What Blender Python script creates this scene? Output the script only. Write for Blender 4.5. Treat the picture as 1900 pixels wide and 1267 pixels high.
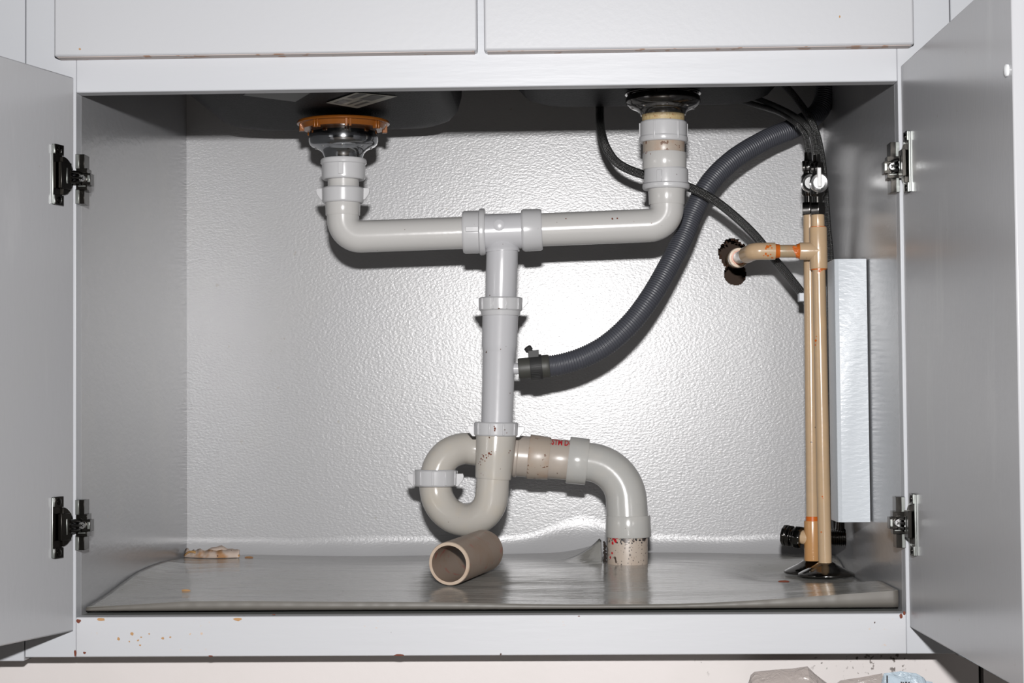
import bpy, bmesh, math, random
from mathutils import Vector, Matrix, noise
random.seed(7)
for o in list(bpy.data.objects): bpy.data.objects.remove(o)
C = bpy.context.scene
COL = C.collection
# ------------------------------------------------------------------ camera
CX, CY, CZ = 0.08503, -1.85, 0.35392
YAW, PITCH, ROLL, F = 0.03163, 0.03659, -0.00835, 3383.1
_f = Vector((-math.sin(YAW)*math.cos(PITCH), math.cos(YAW)*math.cos(PITCH), math.sin(PITCH)))
_r = Vector((math.cos(YAW), math.sin(YAW), 0)); _u = _r.cross(_f)
R_ = math.cos(ROLL)*_r + math.sin(ROLL)*_u
U_ = -math.sin(ROLL)*_r + math.cos(ROLL)*_u
cam = bpy.data.cameras.new('camera'); co = bpy.data.objects.new('camera', cam); COL.objects.link(co)
M = Matrix((R_, U_, -_f)).transposed().to_4x4(); M.translation = Vector((CX, CY, CZ)); co.matrix_world = M
cam.sensor_width = 36; cam.lens = F/1900*36; cam.clip_start = .05; cam.clip_end = 50
C.camera = co
# ------------------------------------------------------------------ light: the flash above the lens, and a dim room
w = bpy.data.worlds.new('room'); C.world = w; w.use_nodes = True
w.node_tree.nodes['Background'].inputs[0].default_value = (.9, .95, 1, 1)
w.node_tree.nodes['Background'].inputs[1].default_value = .005
fl = bpy.data.lights.new('flash', 'AREA'); fl.shape = 'RECTANGLE'; fl.size = .06; fl.size_y = .035
fl.energy = 47.5; fl.color = (1, .985, .98)
flo = bpy.data.objects.new('flash', fl); COL.objects.link(flo)
flo.location = (CX, CY, CZ+.212)
flo.rotation_euler = (math.radians(88), 0, math.radians(1.5))
C.view_settings.view_transform = 'Standard'; C.view_settings.look = 'None'
C.view_settings.gamma = 1; C.view_settings.use_curve_mapping = False
C.view_settings.exposure = 0.0

CAM = Vector((CX, CY, CZ))
def ray(px, py): return _f + R_*((px-950)/F) - U_*((py-633.5)/F)
def at(px, py, Y):
    d = ray(px, py); return CAM + d*((Y-CY)/d.y)
def atz(px, py, z):
    d = ray(px, py); return CAM + d*((z-CZ)/d.z)
def atx(px, py, x):
    d = ray(px, py); return CAM + d*((x-CX)/d.x)
def wpx(n, Y): return n*(Y-CY)/F
# ------------------------------------------------------------------ materials
def mat(name, col, rough=.5, metal=0, spec=.5):
    m = bpy.data.materials.new(name); m.use_nodes = True
    if metal < .5: col = tuple(c*.8 for c in col)
    b = m.node_tree.nodes['Principled BSDF']
    b.inputs['Base Color'].default_value = (*col, 1); b.inputs['Roughness'].default_value = rough
    b.inputs['Metallic'].default_value = metal; b.inputs['Specular IOR Level'].default_value = spec
    return m
def N(m, t, **k):
    n = m.node_tree.nodes.new(t)
    for a, v in k.items(): setattr(n, a, v)
    return n
def L(m, a, b): m.node_tree.links.new(a, b)
def BS(m): return m.node_tree.nodes['Principled BSDF']
def coords(m, scale=(1, 1, 1), loc=(0, 0, 0), world=True):
    tc = N(m, 'ShaderNodeNewGeometry'); mp = N(m, 'ShaderNodeMapping')
    mp.inputs['Scale'].default_value = scale; mp.inputs['Location'].default_value = loc
    L(m, tc.outputs['Position'], mp.inputs[0]); return mp.outputs[0]
def nz(m, scale, detail=3, rough=.5, vec=None, dist=0):
    n = N(m, 'ShaderNodeTexNoise'); n.inputs['Scale'].default_value = scale
    n.inputs['Detail'].default_value = detail; n.inputs['Roughness'].default_value = rough
    n.inputs['Distortion'].default_value = dist
    L(m, vec if vec else coords(m), n.inputs['Vector']); return n.outputs['Fac']
def rmp(m, v, a, b, A=0, B=1):
    n = N(m, 'ShaderNodeMapRange'); n.inputs[1].default_value = a; n.inputs[2].default_value = b
    n.inputs[3].default_value = A; n.inputs[4].default_value = B; L(m, v, n.inputs[0]); return n.outputs[0]
def mth(m, op, a, b=None):
    n = N(m, 'ShaderNodeMath', operation=op)
    for i, x in enumerate((a, b)):
        if x is None: continue
        if isinstance(x, (int, float)): n.inputs[i].default_value = x
        else: L(m, x, n.inputs[i])
    return n.outputs[0]
def bump(m, h, strength, dist=.001, prev=None):
    n = N(m, 'ShaderNodeBump'); n.inputs['Strength'].default_value = strength; n.inputs['Distance'].default_value = dist
    L(m, h, n.inputs['Height'])
    if prev: L(m, prev, n.inputs['Normal'])
    L(m, n.outputs[0], BS(m).inputs['Normal']); return n.outputs[0]
def tint(m, fac, col):
    b = BS(m).inputs['Base Color']; mx = N(m, 'ShaderNodeMix', data_type='RGBA')
    L(m, fac, mx.inputs[0]); mx.inputs[7].default_value = (*col, 1)
    if b.is_linked: L(m, b.links[0].from_socket, mx.inputs[6])
    else: mx.inputs[6].default_value = b.default_value[:]
    L(m, mx.outputs[2], b)
def near(m, p, r):
    g = N(m, 'ShaderNodeNewGeometry'); d = N(m, 'ShaderNodeVectorMath', operation='DISTANCE')
    L(m, g.outputs['Position'], d.inputs[0]); d.inputs[1].default_value = p[:]
    return rmp(m, d.outputs['Value'], r*.3, r, 1, 0)
def specks(m, scale, thr, col, vec=None, mask=None, soft=.03, detail=2):
    f = rmp(m, nz(m, scale, detail, vec=vec), thr, thr+soft)
    if mask: f = mth(m, 'MULTIPLY', f, mask)
    tint(m, f, col)

def paint(name, col, rough, bs, sc=260, chips=False, stretch=(1, 1, 1), spec=.5, dirt=0.):
    m = mat(name, col, rough, 0, spec)
    v = coords(m, stretch)
    bump(m, nz(m, sc, 3, .55, v), bs, .0012)
    if dirt:
        tint(m, rmp(m, nz(m, 9, 4), .5, .8, 0, dirt), (.42, .41, .37))
        specks(m, 90, .76, (.33, .32, .30), soft=.02)
    if chips:
        cl = rmp(m, nz(m, 9, 2), .56, .66)
        f = mth(m, 'MULTIPLY', rmp(m, nz(m, 190, 2), .66, .70), cl); tint(m, f, (.55, .33, .16))
        specks(m, 120, .765, (.06, .03, .02), soft=.01)
    return m
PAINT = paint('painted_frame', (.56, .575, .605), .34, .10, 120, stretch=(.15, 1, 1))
PRAIL = paint('painted_rail_chipped', (.58, .59, .615), .30, .16, 120, chips=True, stretch=(.15, 1, 1))
PDOOR = paint('painted_door', (.475, .48, .50), .24, .10, 200, stretch=(1, 1, .3), dirt=.1)
tint(PDOOR, rmp(PDOOR, nz(PDOOR, 16, 4, .6, coords(PDOOR, (1, 1, .22))), .60, .78, 0, .22), (.62, .62, .63))
PFRONT = paint('painted_drawer_front', (.55, .56, .585), .34, .06, 160)
PBACK = paint('painted_back_panel', (.465, .465, .475), .285, .23, 430, stretch=(.6, 1, 1), spec=.6, dirt=.15)
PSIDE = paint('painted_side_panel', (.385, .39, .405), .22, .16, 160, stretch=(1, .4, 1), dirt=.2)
PTOE = paint('painted_toe_kick', (.73, .685, .67), .45, .1, 120, dirt=.15)
for p, r in ((at(1300, 1240, .056), .012), (at(1600, 1228, .056), .03), (at(1670, 1230, .056), .03), (at(1520, 1228, .056), .012)):
    specks(PTOE, 190, .61, (.13, .11, .10), mask=near(PTOE, p, r), soft=.06, detail=4)
PBLOCK = paint('painted_block', (.62, .66, .70), .3, .4, 260, stretch=(.35, 1, 1))
BOTTOM = paint('grey_cabinet_bottom', (.22, .23, .22), .4, .2, 100)
DARKEDGE = mat('bare_drawer_edge', (.50, .43, .40), .5)
specks(DARKEDGE, 60, .6, (.28, .14, .07), soft=.05)
def mk_liner():
    m = mat('glossy_vinyl_liner', (.42, .415, .39), .14, 0, .7)
    a = nz(m, 22, 3, .5, coords(m, (.3, 1, 1)))
    n1 = bump(m, a, .35, .006)
    bump(m, nz(m, 300, 3, .6, coords(m, (.2, 1, 1))), .3, .0008, n1)
    tint(m, rmp(m, nz(m, 12, 4), .5, .75, 0, .35), (.30, .28, .24))
    specks(m, 130, .72, (.12, .09, .07), soft=.02)
    return m
LINER = mk_liner()
LEDGE = mat('brown_grey_liner_backing', (.14, .13, .115), .45, 0, .4)
WOODB = mat('bare_brown_wood', (.30, .15, .06), .7)
TANW = mat('tan_wood_chip', (.46, .26, .11), .7)
RUSTB = mat('dark_rust', (.16, .035, .015), .8)
HOLEM = mat('dark_brown_wood_edge', (.07, .03, .015), .9)  # dark brown tone of the ragged wood round the hole
BLACKC = mat('near_black_brown', (.02, .013, .01), .9)
def pvc(name, col, rough=.22, dirt=None, amt=.0):
    m = mat(name, col, rough, 0, .5)
    BS(m).inputs['Subsurface Weight'].default_value = 0
    bump(m, nz(m, 60, 2), .08, .002)
    if amt: tint(m, rmp(m, nz(m, 38, 4, .6), .48, .72, 0, amt), dirt)
    specks(m, 170, .76, (.10, .06, .04), soft=.015)
    return m
PVC = pvc('white_pvc', (.58, .57, .555))
PVCB = pvc('bluish_white_pvc', (.57, .57, .59), .25)
PVCN = pvc('white_slip_nut', (.58, .58, .59), .25)
PVCT = pvc('aged_white_pvc', (.54, .51, .465), .18, (.50, .42, .30), .25)
PVCD = pvc('dirty_pvc', (.46, .39, .325), .35, (.36, .24, .17), .75)
specks(PVCD, 160, .63, (.15, .08, .05), soft=.03)
PVCP = pvc('pinkish_pvc', (.46, .405, .355), .3, (.50, .42, .35), .3)
PVCE = pvc('grey_white_dwv', (.50, .495, .475), .2, (.55, .5, .44), .2)
STUB = pvc('smeared_pvc_stub', (.52, .44, .37), .4, (.35, .25, .18), .5)
specks(STUB, 70, .60, (.06, .04, .03), soft=.04)
LOOSE = pvc('grimy_loose_pvc', (.34, .26, .205), .45, (.25, .17, .12), .75)
specks(LOOSE, 60, .62, (.30, .10, .08), soft=.1)
LOOSEE = pvc('sawn_pvc_end', (.56, .45, .35), .5, (.35, .18, .10), .5)
CPVC = pvc('beige_cpvc', (.56, .40, .25), .22, (.60, .40, .22), .3)
CPVCO = pvc('orange_tan_cpvc', (.54, .29, .12), .25, (.5, .25, .08), .4)
CPVCD = pvc('tan_grey_cpvc', (.42, .32, .20), .25, (.5, .16, .03), .5)
CEMENT = mat('orange_pipe_cement', (.62, .14, .015), .3)
CHROME = mat('chrome', (.33, .34, .35), .12, 1)
NICKEL = mat('bright_nickel', (.9, .9, .9), .2, 1)
HCHR = mat('smoky_hinge_metal', (.035, .033, .03), .25, 1)
HLIGHT = mat('hinge_edge_glint', (.30, .315, .30), .3, 1)  # lighter metal strips: the bright edge glint is put into the colour
BLKCH = mat('black_chrome', (.13, .125, .12), .14, 1)
DARKM = mat('dark_metal', (.03, .03, .03), .25, .6)
BRASS = mat('copper_toned_plastic_nut', (.24, .075, .010), .25, .15)
specks(BRASS, 60, .6, (.18, .06, .02), soft=.1)
PUTTY = mat('old_putty', (.55, .42, .22), .5); specks(PUTTY, 200, .6, (.3, .14, .06), soft=.05)
bump(PUTTY, nz(PUTTY, 300, 3), .6, .001)
RUBBER = mat('dark_rubber', (.055, .055, .048), .5)
GREYH = mat('grey_corrugated_plastic', (.065, .068, .082), .42)
INK = mat('red_print', (.55, .01, .02), .4)
BLKINK = mat('black_print', (.02, .02, .025), .5)
def mk_sink():
    m = mat('black_sound_deadening', (.004, .0045, .006), .5, 0, .06)
    bump(m, nz(m, 420, 3, .6), .9, .0012); return m
SINKM = mk_sink()
STICK = mat('sticker_paper', (.42, .42, .36), .45)
STICKD = mat('sticker_grey_print', (.08, .085, .08), .5)
LIGHTBLOCK = mat('light_block_underside', (.03, .025, .02), .8)
def mk_braid():
    m = mat('braided_steel_hose', (.012, .012, .012), .35, .3)
    uv = N(m, 'ShaderNodeTexCoord'); s = N(m, 'ShaderNodeSeparateXYZ'); L(m, uv.outputs['UV'], s.inputs[0])
    def d(sgn):
        a = mth(m, 'MULTIPLY', s.outputs[0], 2*math.pi*12); b = mth(m, 'MULTIPLY', s.outputs[1], sgn*2*math.pi*330)
        return mth(m, 'SINE', mth(m, 'ADD', a, b))
    f = mth(m, 'MULTIPLY', d(1), d(-1)); f2 = rmp(m, f, .35, .8)
    tint(m, f2, (.50, .50, .49)); bump(m, f, .7, .0006)
    mr = rmp(m, f, .1, .6, .3, .9); L(m, mr, BS(m).inputs['Metallic'])
    return m
BRAID = mk_braid()
PAPER = mat('curled_cream_paper', (.62, .50, .42), .6)
specks(PAPER, 45, .55, (.38, .20, .09), soft=.12); specks(PAPER, 160, .7, (.1, .04, .02), soft=.03)
PAPER2 = mat('brown_paper_edge', (.52, .30, .12), .6)
def mk_plastic(name, col, a):
    m = mat(name, col, .22, 0, .7); BS(m).inputs['Alpha'].default_value = a
    bump(m, nz(m, 55, 4, .6, dist=1.5), .8, .004); return m
CLEARB = mk_plastic('cloudy_plastic_film', (.52, .46, .43), .82)
BLUEB = mk_plastic('pale_blue_film', (.52, .62, .70), .96)
FLOORM = mat('room_floor', (.22, .19, .165), .5)
WALLM = mat('rough_brown_wall', (.05, .03, .02), .9)

# ------------------------------------------------------------------ mesh builder
ORG = {}
class MB:
    def __init__(s): s.v = []; s.f = []; s.mi = []; s.uv = []
    def add(s, vs, fs, mi=0, uvs=None):
        b = len(s.v); s.v += [Vector(x) for x in vs]
        for k, fc in enumerate(fs):
            s.f.append([b+i for i in fc]); s.mi.append(mi); s.uv.append(uvs[k] if uvs else [(0, 0)]*len(fc))
        return s
    def box(s, a, b, mi=0):
        x0, x1 = sorted((a[0], b[0])); y0, y1 = sorted((a[1], b[1])); z0, z1 = sorted((a[2], b[2]))
        vs = [(x0,y0,z0),(x1,y0,z0),(x1,y1,z0),(x0,y1,z0),(x0,y0,z1),(x1,y0,z1),(x1,y1,z1),(x0,y1,z1)]
        return s.add(vs, [(0,3,2,1),(4,5,6,7),(0,1,5,4),(1,2,6,5),(2,3,7,6),(3,0,4,7)], mi)
    def obox(s, c, ax, ay, az, hx, hy, hz, mi=0, taper=1.0):
        c = Vector(c); vs = []
        for k in (-1, 1):
            t = 1 if k < 0 else taper
            for i, j in ((-1,-1),(1,-1),(1,1),(-1,1)): vs.append(c+ax*hx*i*t+ay*hy*j*t+az*hz*k)
        return s.add(vs, [(0,3,2,1),(4,5,6,7),(0,1,5,4),(1,2,6,5),(2,3,7,6),(3,0,4,7)], mi)
    def sweep(s, pts, rad, seg=28, mi=0, cap=True, oval=None):
        pts = [Vector(p) for p in pts]; n = len(pts)
        rad = rad if isinstance(rad, (list, tuple)) else [rad]*n
        T = [(pts[min(i+1, n-1)]-pts[max(i-1, 0)]).normalized() for i in range(n)]
        a = Vector((0, 1, 0)) if abs(T[0].y) < .8 else Vector((0, 0, 1))
        nrm = (a - T[0]*a.dot(T[0])).normalized(); vs = []; d = [0]
        for i in range(n):
            if i:
                ax = T[i-1].cross(T[i])
                if ax.length > 1e-9: nrm = Matrix.Rotation(math.asin(min(1, ax.length)), 3, ax.normalized()) @ nrm
                nrm = (nrm - T[i]*nrm.dot(T[i])).normalized(); d.append(d[-1]+(pts[i]-pts[i-1]).length)
            bn = T[i].cross(nrm)
            for j in range(seg):
                t = 2*math.pi*j/seg; vs.append(pts[i]+(nrm*math.cos(t)+bn*math.sin(t))*rad[i])
        fs = []; uv = []
        for i in range(n-1):
            for j in range(seg):
                k = (j+1) % seg; fs.append((i*seg+j, i*seg+k, (i+1)*seg+k, (i+1)*seg+j))
                uv.append([(j/seg, d[i]), ((j+1)/seg, d[i]), ((j+1)/seg, d[i+1]), (j/seg, d[i+1])])
        if cap:
            fs.append(tuple(range(seg-1, -1, -1))); uv.append([(0, 0)]*seg)
            fs.append(tuple(range((n-1)*seg, n*seg))); uv.append([(0, 0)]*seg)
        return s.add(vs, fs, mi, uv)
    def lathe(s, A, B, prof, seg=40, mi=0, cap=True, facets=0):
        """prof: (t along A>B in 0..1, radius)"""
        A = Vector(A); B = Vector(B); T = (B-A).normalized()
        a = Vector((0, 1, 0)) if abs(T.y) < .8 else Vector((0, 0, 1))
        n1 = (a-T*a.dot(T)).normalized(); n2 = T.cross(n1); vs = []
        for t, r in prof:
            for j in range(seg):
                q = 2*math.pi*j/seg; vs.append(A+(B-A)*t+(n1*math.cos(q)+n2*math.sin(q))*r)
        fs = [(i*seg+j, i*seg+(j+1) % seg, (i+1)*seg+(j+1) % seg, (i+1)*seg+j) for i in range(len(prof)-1) for j in range(seg)]
        if cap: fs += [tuple(range(seg-1, -1, -1)), tuple(range((len(prof)-1)*seg, len(prof)*seg))]
        return s.add(vs, fs, mi)
    def build(s, name, mats, parent=None, bevel=0, angle=35, smooth=True, origin=None):
        if not isinstance(mats, (list, tuple)): mats = [mats]
        if parent is not None: org = ORG[parent.name]
        elif origin is not None: org = Vector(origin)
        else:
            org = Vector((sum(v.x for v in s.v)/len(s.v), sum(v.y for v in s.v)/len(s.v), min(v.z for v in s.v)))
        me = bpy.data.meshes.new(name); me.from_pydata([v-org for v in s.v], [], s.f)
        for m in mats: me.materials.append(m)
        ul = me.uv_layers.new(name='UVMap')
        k = 0
        for p, mi, uv in zip(me.polygons, s.mi, s.uv):
            p.material_index = mi; p.use_smooth = smooth
            for c in uv: ul.data[k].uv = c; k += 1
        bm_ = bmesh.new(); bm_.from_mesh(me); bmesh.ops.recalc_face_normals(bm_, faces=bm_.faces[:]); bm_.to_mesh(me); bm_.free()
        me.validate(); me.update()
        if smooth: me.set_sharp_from_angle(angle=math.radians(angle))
        o = bpy.data.objects.new(name, me); COL.objects.link(o)
        if parent is None: o.location = org
        else: o.parent = parent
        ORG[o.name] = org
        if bevel:
            b = o.modifiers.new('bevel', 'BEVEL'); b.width = bevel; b.segments = 2; b.limit_method = 'ANGLE'
            b.harden_normals = False
        return o
def thing(name, label, cat, loc, group=None):
    o = bpy.data.objects.new(name, None); o.empty_display_size = .05; COL.objects.link(o); o.location = loc
    ORG[o.name] = Vector(loc); return tag(o, label, cat, group)
def tag(o, label, cat, group=None):
    o['label'] = label; o['category'] = cat
    if group: o['group'] = group
    return o
def smoothpath(pts, step=.004):
    P = [Vector(p) for p in pts]; P = [P[0]*2-P[1]]+P+[P[-1]*2-P[-2]]; out = []
    for i in range(1, len(P)-2):
        n = max(2, int((P[i+1]-P[i]).length/step))
        for k in range(n):
            t = k/n
            out.append(.5*((2*P[i])+(P[i+1]-P[i-1])*t+(2*P[i-1]-5*P[i]+4*P[i+1]-P[i+2])*t*t+(3*P[i]-P[i-1]-3*P[i+1]+P[i+2])*t**3))
    out.append(P[-2]); return out
def fillet(pts, R, n=12):
    P = [Vector(p) for p in pts]; R = R if isinstance(R, list) else [R]*(len(P)-2); out = [P[0]]
    for i in range(1, len(P)-1):
        a = (P[i-1]-P[i]).normalized(); b = (P[i+1]-P[i]).normalized(); th = a.angle(b); r = R[i-1]
        d = r/math.tan(th/2); c = P[i]+(a+b).normalized()*(r/math.sin(th/2)); s = P[i]+a*d-c; e = P[i]+b*d-c
        tot = s.angle(e); ax = s.cross(e).normalized()
        for k in range(n+1): out.append(c+Matrix.Rotation(tot*k/n, 3, ax)@s)
    out.append(P[-1]); return out

# ------------------------------------------------------------------ setting
XL, XR, Z0, Z1, TH, BY = -.42, .42, .145, .682, .02, .54
def struct(mb, name, m):
    o = mb.build(name, m, smooth=False); o['kind'] = 'structure'; return o
struct(MB().box((-2.2, -3.2, -.02), (2.2, .62, 0)), 'floor', FLOORM)
struct(MB().box((-2.2, .60, 0), (2.2, .62, 2.4)), 'wall_back', WALLM)

# ------------------------------------------------------------------ sink cabinet
cab = thing('sink_cabinet', 'open grey-white painted sink cabinet with both doors swung wide', 'cabinet', (0, 0, 0))
SL = at(48, 40, 0).x; SR = at(1762, 40, 0).x
zb = at(900, 1216, 0).z
for a, b_ in ((SL, XL), (XR, SR)): MB().box((a, 0, zb), (b_, TH, .885)).build('stile', PAINT, cab, bevel=.0008)
MB().box((XL, 0, Z1), (XR, TH, .775)).build('top_rail', PAINT, cab, bevel=.0012)
MB().box((XL, 0, .775), (XR, TH, .885)).build('upper_frame', PAINT, cab)
r = MB().box((XL, 0, zb), (XR, TH, Z0)).build('bottom_rail', PRAIL, cab, bevel=.001)
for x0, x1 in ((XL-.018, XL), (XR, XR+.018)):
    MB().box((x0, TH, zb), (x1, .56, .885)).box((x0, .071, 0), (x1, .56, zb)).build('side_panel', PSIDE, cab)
MB().box((XL, TH, Z0-.016), (XR, BY, Z0-.0005)).build('bottom_panel', BOTTOM, cab)
# back panel with the ragged hole the water pipe comes through
hc = at(1360, 470, BY); hc2 = at(1364, 508, BY)
def inhole(x, z):
    q = noise.noise(Vector((x*90, z*90, 3)))*.004 + noise.noise(Vector((x*300, z*300, 9)))*.002
    a = ((x-hc.x)/.95)**2+((z-hc.z))**2 < (.0185+q)**2
    return a or (x-hc2.x)**2+(z-hc2.z)**2 < (.0148+q*.5)**2
bp = MB(); gx0, gx1, gz0, gz1 = hc.x-.045, hc.x+.045, hc.z-.06, hc.z+.04
for a in (((XL, gz1), (XR, .885)), ((XL, Z0-.016), (XR, gz0)), ((XL, gz0), (gx0, gz1)), ((gx1, gz0), (XR, gz1))):
    (x0, z0), (x1, z1) = a; bp.box((x0, BY, z0), (x1, BY+.004, z1))
n = 84; vs = []; fs = []
for j in range(n+1):
    for i in range(n+1): vs.append((gx0+(gx1-gx0)*i/n, BY, gz0+(gz1-gz0)*j/n))
for j in range(n):
    for i in range(n):
        if not inhole(gx0+(gx1-gx0)*(i+.5)/n, gz0+(gz1-gz0)*(j+.5)/n): fs.append((j*(n+1)+i, j*(n+1)+i+1, (j+1)*(n+1)+i+1, (j+1)*(n+1)+i))
bp.add(vs, fs)
bp.build('back_panel', PBACK, cab, smooth=False)
# crumbled wood behind the hole
rim = MB()
for k in range(60):
    a = random.random()*6.283; rr = .0175+random.random()*.004
    c = Vector((hc.x+math.cos(a)*rr*.95, BY+.005, hc.z+math.sin(a)*rr))
    k_ = random.uniform(.0008, .004); rim.lathe(c, c+Vector((-math.cos(a+random.uniform(-.6, .6))*k_, random.uniform(-.003, .003), -math.sin(a)*k_)), [(0, random.uniform(.0007, .0018)), (.6, .0009), (1, .0002)], seg=5)
for k in range(34):
    a = random.random()*6.283; rr = .0142+random.random()*.003
    c = Vector((hc2.x+math.cos(a)*rr, BY+.005, hc2.z+math.sin(a)*rr))
    rim.lathe(c, c+Vector((-math.cos(a)*.002, 0, -math.sin(a)*.002)), [(0, .0012), (1, .0003)], seg=5)
rim.build('splintered_hole_edge', HOLEM, cab)
cv = MB(); nn_ = 120; vs = []
for j in range(13):
    a = j/12
    for i in range(nn_+1):
        x = XL+(XR-XL)*i/nn_; bg = math.exp(-((x-at(1080, 1000, .5).x)/.05)**2)
        hh_ = .027+.005*noise.noise(Vector((x*9, 2, 0)))+.026*bg
        vs.append((x, BY-.0008-(.010+.008*bg+.003*noise.noise(Vector((x*13, 5, 0))))*(1-a)**2, .161+hh_*a))
cv.add(vs, [(j*(nn_+1)+i, j*(nn_+1)+i+1, (j+1)*(nn_+1)+i+1, (j+1)*(nn_+1)+i) for j in range(12) for i in range(nn_)])
cv.build('painted_cove', PBACK, cab, angle=70)
# fixed drawer fronts
fz = at(500, 99, -.019).z; fz2 = at(1300, 88, -.019).z
for xa, xb, zz in ((at(100, 50, -.019).x, at(885, 50, -.019).x, fz), (at(898, 50, -.019).x, at(1696, 50, -.019).x, fz2)):
    d = MB().box((xa, -.019, zz), (xb, 0, .87)).build('drawer_front', [PFRONT], cab, bevel=.0022)
    MB().box((xa+.003, -.0165, zz-.0006), (xb-.003, -.001, zz+.001)).build('bare_lower_edge', DARKEDGE, d)
# toe kick board
MB().box((SL-.6, .056, 0), (SR+.03, .07, zb+.005)).build('toe_kick', PTOE, cab)
# paint chips on the bottom rail
def chipat(px, py, wx, hy, Y=-.0003, mi=0):
    c = at(px, py, Y); n = 9; vs = []
    for k in range(n):
        a = 6.283*k/n; q = random.uniform(.7, 1.15); vs.append((c.x+math.cos(a)*wpx(wx/2, 0)*q, Y, c.z+math.sin(a)*wpx(hy/2, 0)*q))
    vs.append((c.x, Y, c.z)); MB().add(vs, [(k, (k+1) % n, n) for k in range(n)][::-1]).build('bare_paint_chip', [TANW, RUSTB][mi], cab, smooth=False)
for q in ((187, 1149, 20, 7, 0), (441, 1149, 17, 6, 0), (146, 1152, 9, 8, 1), (1672, 1143, 6, 9, 1), (741, 1215, 22, 4, 1), (157, 1211, 6, 5, 1), (139.5, 1211, 5, 14, 1), (1678, 1138, 5, 9, 1), (1074, 1143, 5, 2, 1), (508, 1140, 7, 2, 1),
          (245, 1176, 8, 6, 0), (220, 1185, 6, 6, 0), (256, 1188, 5, 4, 0), (302, 1184, 6, 5, 0), (262, 1182, 4, 3, 0), (277, 1176, 4, 3, 0), (316, 1182, 4, 3, 0), (260, 1197, 5, 3, 0), (391, 1217, 9, 3, 1), (240, 1190, 3, 3, 0)):
    chipat(*q[:4], mi=q[4])
chipat(148, 91, 5, 5, -.0194, 0); chipat(1558, 31, 3, 6, -.0194, 0)

# doors, hinges
def door(side, ang, hx, DZ0, DZ1, hinges):
    """side -1 left, +1 right; inner face starts at hx and runs toward the room"""
    a = math.radians(ang); dr = Vector((side*math.sin(a), -math.cos(a), 0)); out = Vector((side*math.cos(a), math.sin(a), 0))
    O = Vector((hx, -.004, 0)); W = .418; T = .019; up = Vector((0, 0, 1))
    mb = MB(); c = O+dr*W/2+out*T/2+up*(DZ0+DZ1)/2
    mb.obox(c, dr, out, up, W/2, T/2, (DZ1-DZ0)/2)
    d = mb.build('door', PDOOR, cab, bevel=.0015)
    def P(t, h, z): return O+dr*t-out*h+up*z
    for z in hinges:
        h = MB()
        # winged cup plate lying on the door face
        h.obox(P(.031, .0006, z), dr, out, up, .0085, .0006, .0305)
        for s in (-1, 1): h.obox(P(.0305, .002, z+s*.0255), dr, out, up, .0075, .0014, .0052)
        n = 28; vs = []
        for k in range(n+1):
            t = math.pi*(-.5+k/n); vs.append(P(.0240-math.cos(t)*.0195, 0, z+math.sin(t)*.0195))
        base = len(vs); vs += [v-out*.0032 for v in vs]
        fs = [tuple(range(base)), tuple(range(2*base-1, base-1, -1))]+[(k, k+1, base+k+1, base+k) for k in range(base-1)]+[(base-1, 0, base, 2*base-1)]
        h.add(vs, fs)
        h.obox(P(.023, .0046, z), dr, out, up, .009, .002, .0135)
        h.obox(P(.0225, .0068, z), dr, out, up, .001, .0004, .008, 1)
        h.obox(P(.0397, .0009, z), dr, out, up, .0006, .0009, .0300, 1)
        for s in (-1, 1): h.obox(P(.0392, .0018, z+s*.0255), dr, out, up, .0008, .0016, .0048, 1)
        h.build('hinge_cup', [HCHR, HLIGHT], d, bevel=.0004)
        for s in (-1, 1): MB().lathe(P(.031, .0026, z+s*.0255), P(.031, .0046, z+s*.0255), [(0, .0036), (.6, .0036), (1, .0018)], 16).build('hinge_screw', HCHR, d)
        ar = MB()
        A = P(.016, .006, z); B = Vector((side*.4130, .007, z))
        for dz in (-.005, 0, .005):
            ar.sweep([A+up*dz, (A+B)/2+up*dz-out*.002, B+up*dz], .0019, 8)
        ar.build('hinge_arm', HCHR, d)
    for z in hinges:
        mp = MB(); xi = side*.42; i = -side
        # plate on the inner edge of the stile, wrapped forward
        for s in (-1, 1):
            z0, z1 = z+s*.0105, z+s*.0255
            mp.box((xi, .0, z0), (xi+i*.0085, .020, z1)); mp.box((xi-i*.0005, -.0012, z0), (xi+i*.0032, .0002, z1), 1)
        mp.box((xi, .0, z-.012), (xi+i*.011, .019, z+.011))
        mp.box((xi+i*.001, -.004, z-.0115), (xi+i*.0125, .010, z-.0065)); mp.box((xi+i*.001, -.004, z+.0055), (xi+i*.0125, .010, z+.0105))
        mp.box((xi+i*.001, -.003, z-.0065), (xi+i*.0155, .012, z+.0055))
        mp.box((xi+i*.0125, -.0036, z-.004), (xi+i*.0152, -.0028, z+.0035), 1)
        mp.box((xi+i*.003, -.0044, z-.0085), (xi+i*.011, -.0038, z-.0072), 1)
        m_ = mp.build('hinge_mount', [HCHR, HLIGHT], cab, bevel=.0004)
        sc = MB(); c = Vector((xi+i*.0075, -.003, z))
        sc.lathe(c, c+Vector((0, -.003, 0)), [(0, .0042), (.6, .0042), (1, .0034)], 22)
        for an in (0, 1):
            sc.obox(c+Vector((0, -.0031, 0)), Vector((math.cos(.8+an*1.571), 0, math.sin(.8+an*1.571))), Vector((0, 1, 0)), Vector((-math.sin(.8+an*1.571), 0, math.cos(.8+an*1.571))), .0022, .0002, .0005, 1)
        sc.build('adjusting_screw', [NICKEL, DARKM], m_)
    return d, P
hzL = (at(150, 332, 0).z, at(150, 974, 0).z); hzR = (at(1660, 310, 0).z, at(1668, 969, 0).z)
dl, PL = door(-1, 17.6, -.4212, .1317, .697, hzL)
dr_, PR = door(1, 1.42, .4225, .1317, .697, hzR)
b = MB(); c = PR(.408, 0, .697-.012)
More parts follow.
